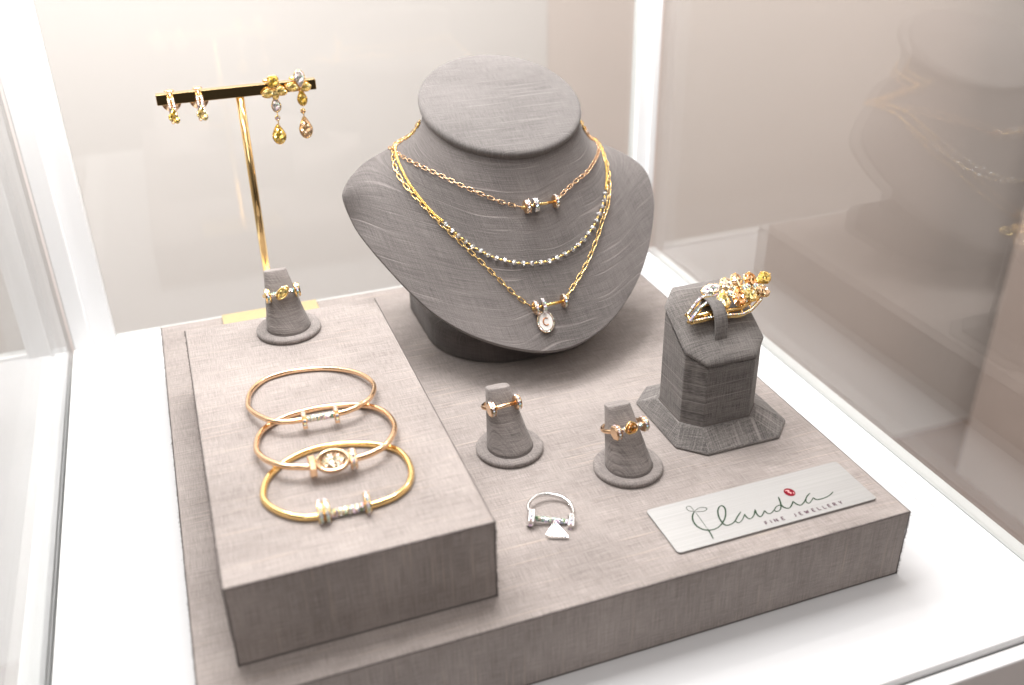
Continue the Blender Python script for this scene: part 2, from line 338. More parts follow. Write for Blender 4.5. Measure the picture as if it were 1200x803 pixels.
def add_bezel(mb,kind,c,nrm,up,L,W,r=.28,prongs=0,off=-.1):
    c=V(c);nrm=V(nrm).normalized();up=V(up);up=(up-nrm*up.dot(nrm)).normalized();rt=up.cross(nrm)
    P=[c+rt*x+up*y+nrm*off for x,y in outline(kind,L+r,W+r,20)]
    mb.tube(P,r,6,True)
    if prongs:
        for k in range(prongs):
            x,y=outline(kind,L,W,prongs)[k]; a=c+rt*x+up*y; mb.ball(a+nrm*.15,.38,seg=8,rg=5); mb.tube([a+nrm*.1,a*.6+c*.4-nrm*min(L,W)*.4],.2,5)
def disc_rings(c,ax,up,rs,ns,sides,rot=0):
    c=V(c);ax=V(ax).normalized();up=V(up);up=(up-ax*up.dot(ax)).normalized();w=ax.cross(up)
    return [[c+ax*z+(up*math.cos(2*math.pi*(k+rot)/sides)+w*math.sin(2*math.pi*(k+rot)/sides))*r for k in range(sides)] for r,z in zip(rs,ns)],c,ax,up,w
def bead(parent,c,ax,r=4.0,th=2.6,sides=8,m=None,g=None,up=(0,0,1),name='bead',pave=True,every=1):
    m=m or GOLD; h=th/2
    rg,c,ax,up,w=disc_rings(c,ax,up,[r*.25,r*.86,r,r,r*.93,r*.93,r,r,r*.86,r*.25],[-h,-h,-h*.72,-h*.52,-h*.5,h*.5,h*.52,h*.72,h,h],sides,.5)
    mb=MB(); mb.loft(rg,smooth=False); o=mb.build(name,m,parent,origin=c)
    if pave:
        st=MB(); apo=r*.94*math.cos(math.pi/sides)
        for k in range(sides):
            a=2*math.pi*(k+1)/sides; dr=up*math.cos(a)+w*math.sin(a); tg=ax.cross(dr)
            for t in (-.5,.5):
                q=c+dr*(apo-.02)+tg*(t*r*.40)
                add_gem(st,'round',q+dr*.12,dr,ax,r*.38,r*.38,n=8)
        st.build('pave_stones',g or DIA,o,origin=c)
    return o
def pave_bar(parent,a,b,r,m,g,name='pave_bar'):
    a,b=V(a),V(b); o=MB().tube([a,b],r*.86,10).build(name,m,parent,origin=(a+b)/2); st=MB(); n=max(3,int((b-a).length/(r*.78))); ax=(b-a).normalized()
    u=V((0,0,1)); u=(u-ax*u.dot(ax)).normalized(); w=ax.cross(u)
    for i in range(n):
        p=a.lerp(b,(i+.5)/n)
        for an in (-2.2,-1.5,-.8,-.1,.6,1.3,2.0):
            an+=.35*(i%2); d=u*math.cos(an)+w*math.sin(an); add_gem(st,'round',p+d*r*.84,d,ax,r*.82,r*.82,n=6)
    st.build('pave_stones',g,o,origin=(a+b)/2); return o
# ---------------------------------------------------------------- setting
H1=38.3;H2=40.0;W=320.;D=320.9
deck=MB().box((-62,-52,-60),(381.5,394,-H1-.05)).build('case_floor',DECKM,uvmode=None,bevel=.4); tag(deck,kind='structure')
MB().box((-2600,-2600,-1010),(3000,3000,-1000)).build('room_floor',plaster('brown_floor',(.22,.13,.09))); bpy.data.objects['room_floor']['kind']='structure'
MB().box((-2600,1150,-1000),(600,1200,1700)).build('back_wall',plaster('pale_plaster',(.74,.70,.68)))['kind']='structure'
MB().box((600.5,1152,-1000),(3000,1200,1700)).build('back_wall_recess',plaster('taupe_plaster',(.72,.64,.60)))['kind']='structure'
MB().box((1500,-2600,-1000),(1550,999,1700)).build('right_wall',plaster('taupe_side_plaster',(.55,.465,.425)))['kind']='structure'
MB().box((-1500,-2600,-1000),(-1450,1149,1700)).build('left_wall',plaster('pale_side_plaster',(.68,.65,.63)))['kind']='structure'
case=thing('display_case','white framed glass display case holding all the jewellery displays','display case',(160,170,-1000))
def rail(a,b,name='bottom_rail',bv=1.0,m=None): return MB().box(a,b).build(name,m or WHITE2,case,bevel=bv)
rail((367,-54,-42),(381,378,-H1+1.6)); rail((369.6,-50,-60),(380.0,378,-H1+3.2),'glazing_bead',.6)
rail((-62.5,-54,-42),(-44,378,-H1+1.6)); rail((-61.5,-50,-60),(-52,378,-H1+3.6),'glazing_bead',.6)
rail((-44,386,-42),(367,396,-H1+2.2)); rail((-43.6,-54,-42),(366.6,-44,-H1+1.8))
# corner posts (channel section : two leaves and a step)
for x0,x1,s in ((-62,-34,1),(366.4,381,-1)):
    pm=MB(); pm.box((x0,384,-H1-2),(x1,398,432)); pm.build('corner_post',WHITE2,case,bevel=1.0)
    pm=MB(); 
    if s>0: pm.box((x0+1,378.5,-H1-2),(x0+13,383.6,432))
    else: pm.box((x1-6,379,-H1-2),(x1-.5,383.6,432))
    pm.build('post_cover_strip',WHITE2,case,bevel=.8)
for a,b in (((-66,378,432.4),(386,400,446)),((-66,-58,432.4),(-44,377.6,446)),((364,-58,432.4),(386,377.6,446))): rail(a,b,'top_rail')
rail((-43.6,-58,432.4),(363.6,-44,446),'top_rail')
for a,b in (((381.6,-52,-52),(386.4,379,431.8)),((-68,-52,-52),(-62.9,379,431.8)),((-33.6,389,-H1+2.6),(366,394,431.8))): rail(a,b,'glass_pane',0,GLASSB if a[1]>380 else GLASS)
rail((387,-60,-64),(396,399,-41),'base_trim',1.2); rail((-78,-60,-64),(-68.6,399,-41),'base_trim',1.2)
MB().box((-78,-62,-64.5),(396,-54.6,-40.2)).build('base_trim',WHITE2,case,bevel=1.2)
MB().box((-80,-58,-990),(398,402,-66)).build('cabinet',simple('grey_white_cabinet',(.62,.62,.66),.4),case,bevel=2)
# ---------------------------------------------------------------- risers
def fray(parent,segs,m,n=70,ln=1.6,r=.13):
    mb=MB()
    for a,b,out in segs:
        a,b,out=V(a),V(b),V(out)
        for i in range(int(n*(b-a).length/40)):
            p=a.lerp(b,random.random()); d=(out+V((random.gauss(0,.5),random.gauss(0,.5),random.gauss(0,.5)))).normalized()*ln*random.uniform(.3,1)
            mb.tube([p-d*.2,p+d*.5,p+d+V((0,0,-.2*ln))],[r,r*.8,r*.4],4)
    return mb.build('frayed_edge',m,parent)
THREAD=simple('dark_thread',(.10,.085,.08),.9); THREADL=simple('pale_thread',(.42,.37,.35),.9)
def riser(label,x0,y0,x1,y1,z0,z1):
    t=thing('display_riser',label,'display riser',((x0+x1)/2,(y0+y1)/2,z0),'fabric covered risers')
    import bmesh
    mb=MB(); nx,ny,nz=24,24,4
    mb.box((x0,y0,z0),(x1,y1,z1)); b=mb.build('covered_block',FAB,t,uvmode='box',bevel=1.0,seg=3)
    s=MB()
    for c in ((x0,y0),(x1,y0),(x0,y1),(x1,y1)):
        P=[(c[0]+(.15 if c[0]==x0 else -.15)+random.uniform(-.12,.12),c[1]+(.15 if c[1]==y0 else -.15)+random.uniform(-.12,.12),z0+(z1-z0-1)*k/14) for k in range(15)]
        s.tube(P,.27,6)
    for a,bb in (((x0,y0),(x1,y0)),((x0,y0),(x0,y1)),((x1,y0),(x1,y1))):
        P=[(a[0]+(bb[0]-a[0])*k/60,a[1]+(bb[1]-a[1])*k/60,z0+.5+random.uniform(-.1,.1)) for k in range(61)]; s.tube(P,.32,6)
        P=[(a[0]+(bb[0]-a[0])*k/60,a[1]+(bb[1]-a[1])*k/60+(.25 if a[1]==bb[1] else 0),z1-.55+random.uniform(-.08,.08)) for k in range(61)]; s.tube(P,.27,6)
    s.build('edge_seam',THREAD,t)
    fray(t,[((x0,y0,z0),(x0,y0,z1),(-.7,-.7,0)),((x1,y0,z0),(x1,y0,z1),(.7,-.7,0)),((x1,y0,z0),(x1,y0,z1),(1,-.2,0)),((x0,y0,z1),(x1,y0,z1),(0,-1,.1)),((x0,y0,z1),(x0,y1,z1),(-1,0,.2))],THREAD,70,1.1,.09)
    return t
riser('large low fabric covered platform under the bust, plaque and other risers',0,0,W,D,-H1,0)
riser('tall narrow fabric covered block under the three gold bangles',16.2,17.1,122.5,231,0.05,H2)
# ---------------------------------------------------------------- bust
bust=thing('necklace_bust','dark grey fabric necklace bust wearing three gold necklaces','jewellery bust',(212,250,0))
bvs,bfs,bO=bust_shell(160,30)
mb=MB(); mb.add(bvs,[f[::-1] for f in bfs],True)
rg=30; n=160
G=np.array([v[:] for v in bvs]).reshape(n,rg,3)
NN=np.cross(np.roll(G,-1,0)-np.roll(G,1,0),np.gradient(G,axis=1)); NN/=np.linalg.norm(NN,axis=2,keepdims=True)+1e-9
sg=np.sign(((G-np.array([212,262,60]))*NN).sum(2).mean()); NN*=sg
I=G-NN*4.2
iv=[V(p) for p in I.reshape(-1,3)]; mb.add(iv,bfs,True)
edge=[V(G[k,rg-1]) for k in range(n)]; ie=[V(I[k,rg-1]) for k in range(n)]; pe=[V(G[k,rg-2]) for k in range(n)]
mid=[]
def roll(f,o): return [edge[k].lerp(ie[k],f)+(edge[k]-pe[k]).normalized()*o for k in range(n)]
mb.loft([edge,roll(.12,.6),roll(.35,1.0),roll(.65,1.0),roll(.88,.6),ie],True,False)
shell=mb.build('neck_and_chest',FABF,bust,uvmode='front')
BV=BVHTree.FromPolygons(bvs,bfs)
mb=MB(); pr=[]
for r,z in ((DR*.5,-6),(DR-3,-6),(DR-1.2,-5.2),(DR-.1,-3.6),(DR+.3,-2),(DR,-.8),(DR-.9,.1),(DR-2.4,.5),(DR*.8,.75),(DR*.4,.9),(.5,.95)):
    pr.append([DC+DN*z+(V((math.cos(a),0,0))+DA*math.sin(a))*r for a in [2*math.pi*k/96 for k in range(96)]])
mb.loft(pr,True,True); mb.build('top_pad',FABT,bust,uvmode='topx')
# base block with rounded front
def rrect(x0,x1,y0,y1,rf,rb,z,n=10):
    o=[]
    for cx,cy,r,a0 in ((x1-rf,y0+rf,rf,-90),(x1-rb,y1-rb,rb,0),(x0+rb,y1-rb,rb,90),(x0+rf,y0+rf,rf,180)):
        for k in range(n+1):
            a=math.radians(a0+90*k/n); o.append(V((cx+r*math.cos(a),cy+r*math.sin(a),z)))
    return o
mb=MB(); mb.loft([rrect(157,266,196,292,44,10,.1),rrect(155.4,267.2,194.8,293,45,10,1.5),rrect(155.4,267.2,194.8,293,45,10,14),rrect(156.4,266.4,195.6,292.4,44.5,10,17),rrect(160,264,199,290,42,9,19)],True)
mb.loft([[V((p.x,p.y,z)) for p in rrect(180,244,232,286,12,10,z)] for z in (19.1,60,100)],True)
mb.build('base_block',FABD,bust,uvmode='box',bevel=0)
# ---------------------------------------------------------------- necklaces
def snap(p,lift):
    q=BV.find_nearest(V(p)); n=q[1]
    if n.dot(V(q[0])-V((212,262,60)))<0: n=-n
    return q[0]+n*lift,n
def drape(P,lift=.7,n=10,closed=False):
    return [snap(p,lift)[0] for p in crom(P,closed,n)]
def resample(P,step):
    out=[P[0]];acc=0
    for a,b in zip(P,P[1:]):
        l=(b-a).length
        if l<1e-6: continue
        t=step-acc
        while t<=l: out.append(a.lerp(b,t/l)); t+=step
        acc=(l-(t-step)) 
    return out
def links(mb,P,pitch,L,Wd,r):
    Q=resample(P,pitch)
    for i,(a,b) in enumerate(zip(Q,Q[1:])):
        c=(a+b)/2;t=(b-a).normalized(); nn=snap(c,0)[1]; nn=(nn-t*nn.dot(t)).normalized(); s=t.cross(nn)
        ang=(math.radians(10) if i%2==0 else math.radians(82))+random.uniform(-.15,.15)
        w=s*math.cos(ang)+nn*math.sin(ang); c=c+nn*(.25 if i%2 else .1)
        pts=[]
        for k in range(14):
            a_=2*math.pi*k/14; x=math.cos(a_);y=math.sin(a_)
            pts.append(c+t*((L-Wd)/2*(1 if x>0 else -1)+x*Wd/2)+w*(y*Wd/2))
        mb.tube(pts,r,5,True)
def behind(l,r):
    # hidden part of a chain, round the back of the neck
    return [(l[0]+5,272,126),(l[0]+14,292,126),(212-16,302,124),(212+16,302,124),(r[0]-14,292,124),(r[0]-5,272,122)]
def necklace(label): return thing('necklace',label,'necklace',(212,200,90),'necklaces on the bust')
# upper chain with barbell
nA=necklace('shortest rose gold link chain with a plain barbell, highest on the bust')
mb=MB(); P=drape(CH['A1'],.7); links(mb,P,3.05,4.1,2.0,.25); P=drape(CH['A2'],.7); links(mb,P,3.05,4.1,2.0,.25)
P=drape([CH['A2'][-1],(268,268,124),(256,288,126),(228,301,124),(196,302,122),(168,290,118),(150,270,112),CH['A1'][0]],.8); links(mb,P,3.05,4.1,2.0,.25)
mb.build('chain',ROSE,nA)
def barbell(par,a,b,m,specs,r=.85,lift=3.0,bar=None):
    a,na=snap(a,lift); b,nb=snap(b,lift); ax=(b-a).normalized()
    MB().tube([a-ax*1.5,b+ax*1.5],r,10).build('bar',bar or m,par,origin=(a+b)/2)
    for f,rr,th,sides,mm,g in specs:
        c=a.lerp(b,f); bead(par,c,ax+V((0,0,random.uniform(-.05,.05))),rr,th,sides,mm,g,up=na)
    return a,b,na
barbell(nA,CH['AB'][0],CH['AB'][1],GOLD,[(.10,4.0,3.0,8,ROSE,PINK),(.34,4.2,2.8,8,WGOLD,DIA),(.96,3.9,2.4,12,ROSE,DIA)])
# bead necklace
nB=necklace('bright yellow rope chain with small clear crystal beads in the middle')
mb=MB()
def rope(P):
    Q=resample(P,.52)
    for i,q in enumerate(Q):
        q2,n=snap(q,.85); t=(Q[min(i+1,len(Q)-1)]-Q[max(0,i-1)]).normalized(); s=t.cross(n)
        mb.ball(q2+s*(.30 if i%2 else -.30),.52,seg=6,rg=4)
rope(drape(CH['B1'],.8)); rope(drape(CH['B2'],.8)); rope(drape([CH['B2'][-1],(262,275,126),(250,292,128),(228,303,128),(196,303,128),(176,293,128),(165,282,126),CH['B1'][0]],.8))
mb.build('rope_chain',BRIGHT,nB)
BB=CH['BB']; mb=MB(); lk=MB()
for i,p in enumerate(BB):
    q,nn=snap(p,1.5); a=V(BB[max(0,i-1)]);b=V(BB[min(len(BB)-1,i+1)]); t=(b-a).normalized(); s=t.cross(nn).normalized()
    r=1.62; n6=8; rs=[[q+t*z*r+(s*math.cos(2*math.pi*(k+.5*j)/n6)+nn*math.sin(2*math.pi*(k+.5*j)/n6))*rr*r for k in range(n6)] for j,(rr,z) in enumerate(((.45,-.72),(.9,-.3),(1.02,0),(.9,.3),(.45,.72)))]
    mb.loft(rs,False)
    if i<len(BB)-1:
        q2,_=snap(BB[i+1],1.4); m_=(q+q2)/2; lk.ball(m_,.72,seg=8,rg=5); lk.tube([q,q2],.3,5)
mb.build('crystal_beads',CRYS,nB); lk.build('bead_links',BRIGHT,nB)
# long chain
nC=necklace('longest gold paperclip chain with an oval white enamel letter C pendant')
mb=MB(); links(mb,drape(CH['C1'],.8),3.85,5.1,2.0,.26); links(mb,drape(CH['C2'],.8),3.85,5.1,2.0,.26)
links(mb,drape([CH['C2'][-1],(264,275,123),(252,293,124),(228,304,124),(196,304,124),(176,295,124),(166,283,124),CH['C1'][0]],.8),3.85,5.1,2.0,.26)
mb.build('chain',GOLD,nC)
a,b,na=barbell(nC,CH['CB'][0],CH['CB'][1],GOLD,[(.04,3.9,2.6,16,ROSE,PINK),(.27,4.6,2.5,8,WGOLD,DIA),(.98,3.9,2.4,12,ROSE,DIA)],bar=BRIGHT)
pc,pn=snap((206.4,173.2,36.2),1.6); pu=V((0,math.cos(PA),math.sin(PA))); pu=(pu-pn*pu.dot(pn)+V((.06,0,0))).normalized(); pr_=pu.cross(pn)
def ov(a_,b_,z,n=40): return [pc+pr_*(a_*math.cos(2*math.pi*k/n))+pu*(b_*math.sin(2*math.pi*k/n))+pn*z for k in range(n)]
mb=MB(); mb.loft([ov(4.8,6.0,-.8),ov(5.1,6.3,-.6),ov(5.1,6.3,.5),ov(4.9,6.1,.75),ov(3.95,5.1,.75),ov(3.9,5.05,.35)],False); mb.tube([pc+pu*(6.2+1.0+.9*math.cos(t))+pr_*(.9*math.sin(t)) for t in [k*math.pi/6 for k in range(12)]],.3,6,True)
pend=mb.build('pendant',ROSE,nC,origin=pc)
mb=MB(); mb.loft([ov(3.9,5.05,.2),ov(3.85,5.0,.62),ov(1,1.6,.7)],False); mb.build('enamel_disc',simple('white_enamel',(.85,.82,.80),.18),pend,origin=pc)
st=MB()
for k in range(34):
    t=2*math.pi*k/34; add_gem(st,'round',pc+pr_*4.5*math.cos(t)+pu*5.7*math.sin(t)+pn*.72,pn,pu,.95,.95,n=8)
st.build('pave_stones',DIA,pend,origin=pc)
mb=MB(); mb.tube([pc+pn*.85+pr_*(1.75*math.cos(t)+.1)+pu*(2.05*math.sin(t)) for t in [math.radians(52+k*256/24) for k in range(25)]],.36,6); mb.build('letter',simple('copper_letter',(.55,.24,.10),.3,.8),pend,origin=pc)
# ---------------------------------------------------------------- ring cones
LEAN=V((-2,12,29))
def cone(label,cx,cy,z):
    t=thing('ring_cone',label,'ring holder',(cx,cy,z),'cone shaped ring holders')
    def circ(r,zz,dx=0,dy=0,n=48): return [V((cx+dx+r*math.cos(2*math.pi*k/n),cy+dy+r*math.sin(2*math.pi*k/n),z+zz)) for k in range(n)]
    MB().loft([circ(16.4,.1),circ(17.2,.6),circ(17.3,2.0),circ(16.7,2.9),circ(15,3.1),circ(2,3.15)]).build('base_disc',FABC,t,uvmode='topx')
    rs=[]
    ax=LEAN.normalized(); 
    for f,r in ((0,11.3),(.03,11.6),(.08,11.3),(.3,9.7),(.6,7.9),(.85,6.5),(.985,5.8),(1.0,5.6)):
        c=V((cx,cy-1,z+3.2))+LEAN*f
        # cross sections turn from level at the foot to square to the axis at the top
        tilt=(math.radians(16)*f)
        row=[]; ex=2+1.6*f; ys=1-.30*f
        for k in range(48):
            a=2*math.pi*k/48; ca,sa=math.cos(a),math.sin(a); q=r*(1+.05*f)/((abs(ca)**ex+abs(sa)**ex)**(1/ex))
            row.append(c+V((q*ca,q*sa*ys*math.cos(tilt),-q*sa*ys*math.sin(tilt)+.0)))
        rs.append(row)
    rs.append([ (p-(V((cx,cy-1,z+3.2))+LEAN))*.93+(V((cx,cy-1,z+3.2))+LEAN)+ax*.12 for p in rs[-1]])
    MB().loft(rs).build('finger',FABC,t,uvmode='body')
    sm=MB(); sm.tube([V((cx+11.5*math.cos(a),cy-1+11.5*math.sin(a),z+3.25)) for a in [2*math.pi*k/60 for k in range(60)]],.35,5,True); sm.build('seam',THREAD,t)
    return t
def ringset(label,C,F,R,m,beads,bar=None,bargem=None,centre=None,half=7,N_=None,rb=.95,drop=.8,bandgem=None):
    C=V(C);N_=(N_ or LEAN).normalized();F=V(F);F=(F-N_*F.dot(N_)).normalized();Lr=N_.cross(F)
    if Lr.x<0: Lr=-Lr
    t=thing('ring',label,'ring',C+F*R*.8,'rings')
    fa=C+F*(R*drop); a=fa-Lr*half;b=fa+Lr*half
    mb=MB(); a0=math.asin(min(.98,half/R)) if half<R else 1.3
    P=[a]
    for k in range(33):
        th=a0+(2*math.pi-2*a0)*k/32; P.append(C+F*(R*math.cos(th))-Lr*(R*math.sin(th)))
    P.append(b); mb.tube(P[1:-1] if drop*R<R*math.cos(a0)+.1 else P,rb,8,flat=1.25,up=N_); mb.build('band',m,t,origin=C)
    if bargem: pave_bar(t,a,b,1.35,bar or m,bargem)
    else: MB().tube([a,b],1.15,10).build('bar',bar or m,t,origin=fa)
    ax=(b-a).normalized()
    for s,(r,th,sides,g) in beads: bead(t,fa+Lr*half*s,ax,r,th,sides,m,g,up=F)
    return t,fa,F,Lr,N_
def at_f(cx,cy,z,f): return V((cx,cy-1,z+3.2))+LEAN*f
Fd=V((0,-1,.35))
cone('grey ring cone standing alone at the rear of the tall narrow block',70,209.5,H2)
cone('grey ring cone on the low platform nearest the bust base',162.9,114,0)
cone('grey ring cone on the low platform nearest the steel plaque',212.4,77.6,0)
t,fa,F,Lr,Nn=ringset('gold ring with a slanted marquise pale stone on the rear ring cone',at_f(70,209.5,H2,.60)+V((.3,0,0)),Fd,9.2,GOLD,[(-1.05,(3.9,3.0,16,DIA)),(1.05,(3.9,3.0,16,DIA))],bargem=DIA,half=7.4,drop=.98,N_=LEAN)
c=fa+F*1.6; up=(Lr*.75+Nn*.62).normalized(); s=MB(); add_bezel(s,'marquise',c,F,up,7.6,4.2,.5); hb=s.build('stone_setting',GOLD,t,origin=c); s=MB(); add_gem(s,'marquise',c+F*.1,F,up,7.4,4.0); s.build('marquise_stone',PALEY,hb,origin=c)
t,fa,F,Lr,Nn=ringset('plain rose gold barbell ring on the ring cone nearest the bust',at_f(162.9,114,0,.72)+V((-1.2,0,0)),Fd+V((.05,0,0)),8.4,ROSE,[(-1,(3.9,3.2,8,PINK)),(1,(3.9,2.9,12,DIA))],half=7,drop=1.02)
t,fa,F,Lr,Nn=ringset('rose gold ring with a heart cut amber stone between two octagonal beads',at_f(212.4,77.6,0,.66)+V((-.6,-1.2,0)),Fd+V((.10,0,0)),9.6,ROSE,[(-1,(3.9,3.2,8,PINK)),(1,(3.9,2.9,8,DIA))],bargem=PINK,half=7.6,drop=.92)
c=fa+F*1.4; s=MB(); add_bezel(s,'heart',c,F,-Nn,5.6,5.8,.5); hb=s.build('stone_setting',GOLD,t,origin=c); s=MB(); add_gem(s,'heart',c+F*.1,F,-Nn,5.4,5.6); s.build('heart_stone',AMB,hb,origin=c)
# white gold ring lying on the platform
C=V((163.2,58.5,2.6)); N_=V((.10,-.10,1)).normalized()
t,fa,F,Lr,Nn=ringset('white gold ring with a small kite shaped pendant lying flat on the platform',C,V((-.36,-.93,.1)),10.6,WGOLD,[(-1,(4.2,3.3,8,DIA)),(1,(4.2,3.3,8,DIA))],bargem=DIA,half=9.2,drop=.66,N_=N_,rb=.85)
mb=MB(); k1=[V((161.6,49.6,2.6)),V((155.2,44.4,.5)),V((156.0,42.2,.5)),V((163.8,38.9,.5)),V((164.1,39.6,.6))]
mb.loft([k1,[p+V((0,0,1.0)) for p in k1]],False); kp=mb.build('kite_pendant',WGOLD,t,origin=(160,44,1)); st=MB()
cc=V((160,43.5,1.0))
for i in range(9):
    for j in range(i//2+2):
        f=(i+.6)/9.4; l=k1[0].lerp(k1[1],f);r=k1[0].lerp(k1[3],f); q=l.lerp(r,(j+.5)/(i//2+2))+V((0,0,1.15)); add_gem(st,'round',q,(0.05+random.uniform(-.3,.3),-.1+random.uniform(-.3,.3),1),(0,1,0),1.1,1.1,n=8)
st.build('pave_stones',DIA,kp,origin=(160,44,1))
# ---------------------------------------------------------------- bangles
def bangle(label,pts,m,r=1.25,gem_back=False):
    t=thing('bangle',label,'bangle',sum((V(p) for p in pts),V((0,0,0)))/len(pts),'gold bangles on the tall block')
    P=crom(pts,True,6); mb=MB(); mb.tube(P,r,10,True,flat=1.15,up=(0,0,1)); mb.build('band',m,t)
    return t
b1=bangle('rearmost thin rose gold bangle with a pave bar between two square beads',[V(p) for p in BG['b1']],ROSE,1.2)
b2=bangle('middle rose gold bangle with a large oval bezel set stone',[V(p) for p in BG['b2']],ROSE,1.35)
b3=bangle('frontmost yellow gold bangle with a pair of pave beads left of its bar',[V(p) for p in BG['b3']],GOLD,1.42)
ax=(V(BG['d1'][1])-V(BG['d1'][0])).normalized()
for p in BG['d1']: bead(b1,p,ax,4.7,2.2,4,ROSE,DIA,up=(0,.1,1))
pave_bar(b1,V(BG['d1'][0])+ax*1.3,V(BG['d1'][1])-ax*1.3,1.7,ROSE,DIA)
bead(b2,BG['d2'][0],(1,0,0),5.2,3.0,8,ROSE,PINK,pave=False); bead(b2,BG['d2'][2],(1,-.05,0),4.8,3.2,8,ROSE,PINK)
c=V(BG['d2'][1])+V((0,-.3,1.4)); nr=V((0.0,-.62,.78)); s=MB()
c_=c; O=outline('cushion',1,1,32)
nn=nr.normalized(); rt=V((1,-.05,0)); rt=(rt-nn*rt.dot(nn)).normalized(); upv=nn.cross(rt)
def orr(L,Wd,z): return [c+rt*(Wd/2*math.cos(2*math.pi*k/36))+upv*(L/2*math.sin(2*math.pi*k/36))+nn*z for k in range(36)]
s.loft([orr(6,9,-3.4),orr(9.4,13.8,-3),orr(10.3,15,-1.2),orr(10.3,15,1.2),orr(9.8,14.4,1.7),orr(9.2,13.6,1.75),orr(7.4,11.4,1.45),orr(6.6,10.4,.6),orr(1,2,.4)],True)
s.tube([c-rt*8.6,c-rt*7],1.3,8); s.tube([c+rt*8.6,c+rt*7],1.3,8)
bz_=s.build('stone_bezel',ROSE,b2,origin=c); s=MB(); add_gem(s,'round',c+nn*1.0,nn,upv,4.8,8.2,n=20)
for k in range(16):
    th=2*math.pi*k/16; add_gem(s,'round',c+rt*4.3*math.cos(th)+upv*2.5*math.sin(th)+nn*1.1,nn+rt*.3*math.cos(th),upv,1.7,1.7,n=8)
s.build('oval_stone',PEACH,bz_,origin=c)
ax=(V(BG['d3'][2])-V(BG['d3'][0])).normalized()
for p in (BG['d3'][0],BG['d3'][1]): bead(b3,V(p)+V((0,0,2)),ax,4.9,2.4,16,GOLD,DIA)
bead(b3,V(BG['d3'][2])+V((0,0,2)),ax,4.6,2.5,16,GOLD,DIA)
pave_bar(b3,V(BG['d3'][1])+ax*1.2+V((0,0,.2)),V(BG['d3'][2])-ax*1.2+V((0,0,.5)),2.0,GOLD,DIA)
for i,(p,b_) in enumerate(zip(BG['h'],(b2,b2,b3,b3))): s=MB(); s.ball(V(p)+V((0,0,.9)),1.3); s.build('hinge_ball',BRIGHT,b_)
# ---------------------------------------------------------------- ring stand with octagonal foot
st_=thing('ring_stand','square grey silk ring stand with a sloping top and flared octagonal foot','ring stand',(275,105,0))
def octo(x0,x1,y0,y1,c,z): 
    return [V(p) for p in ((x0+c,y0,z),(x1-c,y0,z),(x1,y0+c,z),(x1,y1-c,z),(x1-c,y1,z),(x0+c,y1,z),(x0,y1-c,z),(x0,y0+c,z))]
bx0,bx1,by0,by1=249,293,84,124
mb=MB(); mb.loft([octo(242.6,307.5,72,140,12,.1),octo(242,308,71.4,140.6,12,.8),octo(242.6,307.5,72,140,12,2.0),octo(bx0-1.5,bx1+1.5,by0-1.5,by1+1.5,9,9.5),octo(bx0+3,bx1-3,by0+3,by1-3,7,9.8)],False)
mb.build('flared_foot',FABB,st_,uvmode='flare',bevel=.5)
sl=lambda y:46.0+(y-84)*.60
def octs(g,dz,c=8.5):
    return [V((p.x,p.y,sl(p.y)+dz)) for p in octo(bx0+g,bx1-g,by0+g,by1-g,c,0)]
low=octo(bx0,bx1,by0,by1,8.5,9.6)
mb=MB(); mb.loft([low,octs(0,-3.2),octs(.4,-2.6),octs(2.5,-2.4)],False); mb.build('body',FABB,st_,uvmode='body',bevel=.5)
sm=MB(); sm.tube([p+V((0,0,.2)) for p in octo(bx0-.1,bx1+.1,by0-.1,by1+.1,8.5,9.5)],.5,6,True); sm.build('seam',THREAD,st_)
def octpuff(g,dz,n=6,c=8.5):
    o=octs(g,dz,c); out=[]
    for i in range(8):
        a,b=o[i],o[(i+1)%8]
        for k in range(n): out.append(a.lerp(b,k/n))
    return out
mb=MB(); mb.loft([octpuff(1.6,-2.3),octpuff(.1,-1.7),octpuff(-.5,-.6),octpuff(.0,.7),octpuff(1.6,1.8,c=8),octpuff(5,2.6,c=7),octpuff(10,3.1,c=5),octpuff(16,3.2,c=2)],True); mb.build('sloping_pad',FABB,st_,uvmode='topx')
# fabric strap
prof=[(0,92.6,50),(0,92.4,55),(0,92.9,59.5),(0,94.0,64),(0,96.4,67.8),(0,100,70.2),(0,104.5,71.2),(0,107.5,70.6),(0,109.6,67.5),(0,110,61)]
Pm=crom(prof,False,5); mb=MB(); vs=[];fs=[]
for i,p in enumerate(Pm):
    for dx,dz in ((-3.4,0),(3.4,0),(3.4,-.9),(-3.4,-.9)):
        t=(Pm[min(i+1,len(Pm)-1)]-Pm[max(0,i-1)]).normalized(); nn=V((0,-t.z,t.y)); q=p+nn*(0 if dz==0 else -.9); vs.append((268.6+dx+(i/len(Pm))*.8,q.y,q.z))
for i in range(len(Pm)-1):
    for k in range(4): fs.append((i*4+k,i*4+(k+1)%4,(i+1)*4+(k+1)%4,(i+1)*4+k))
mb.add(vs,fs,True); mb.build('strap',FABB,st_,uvmode='topx')
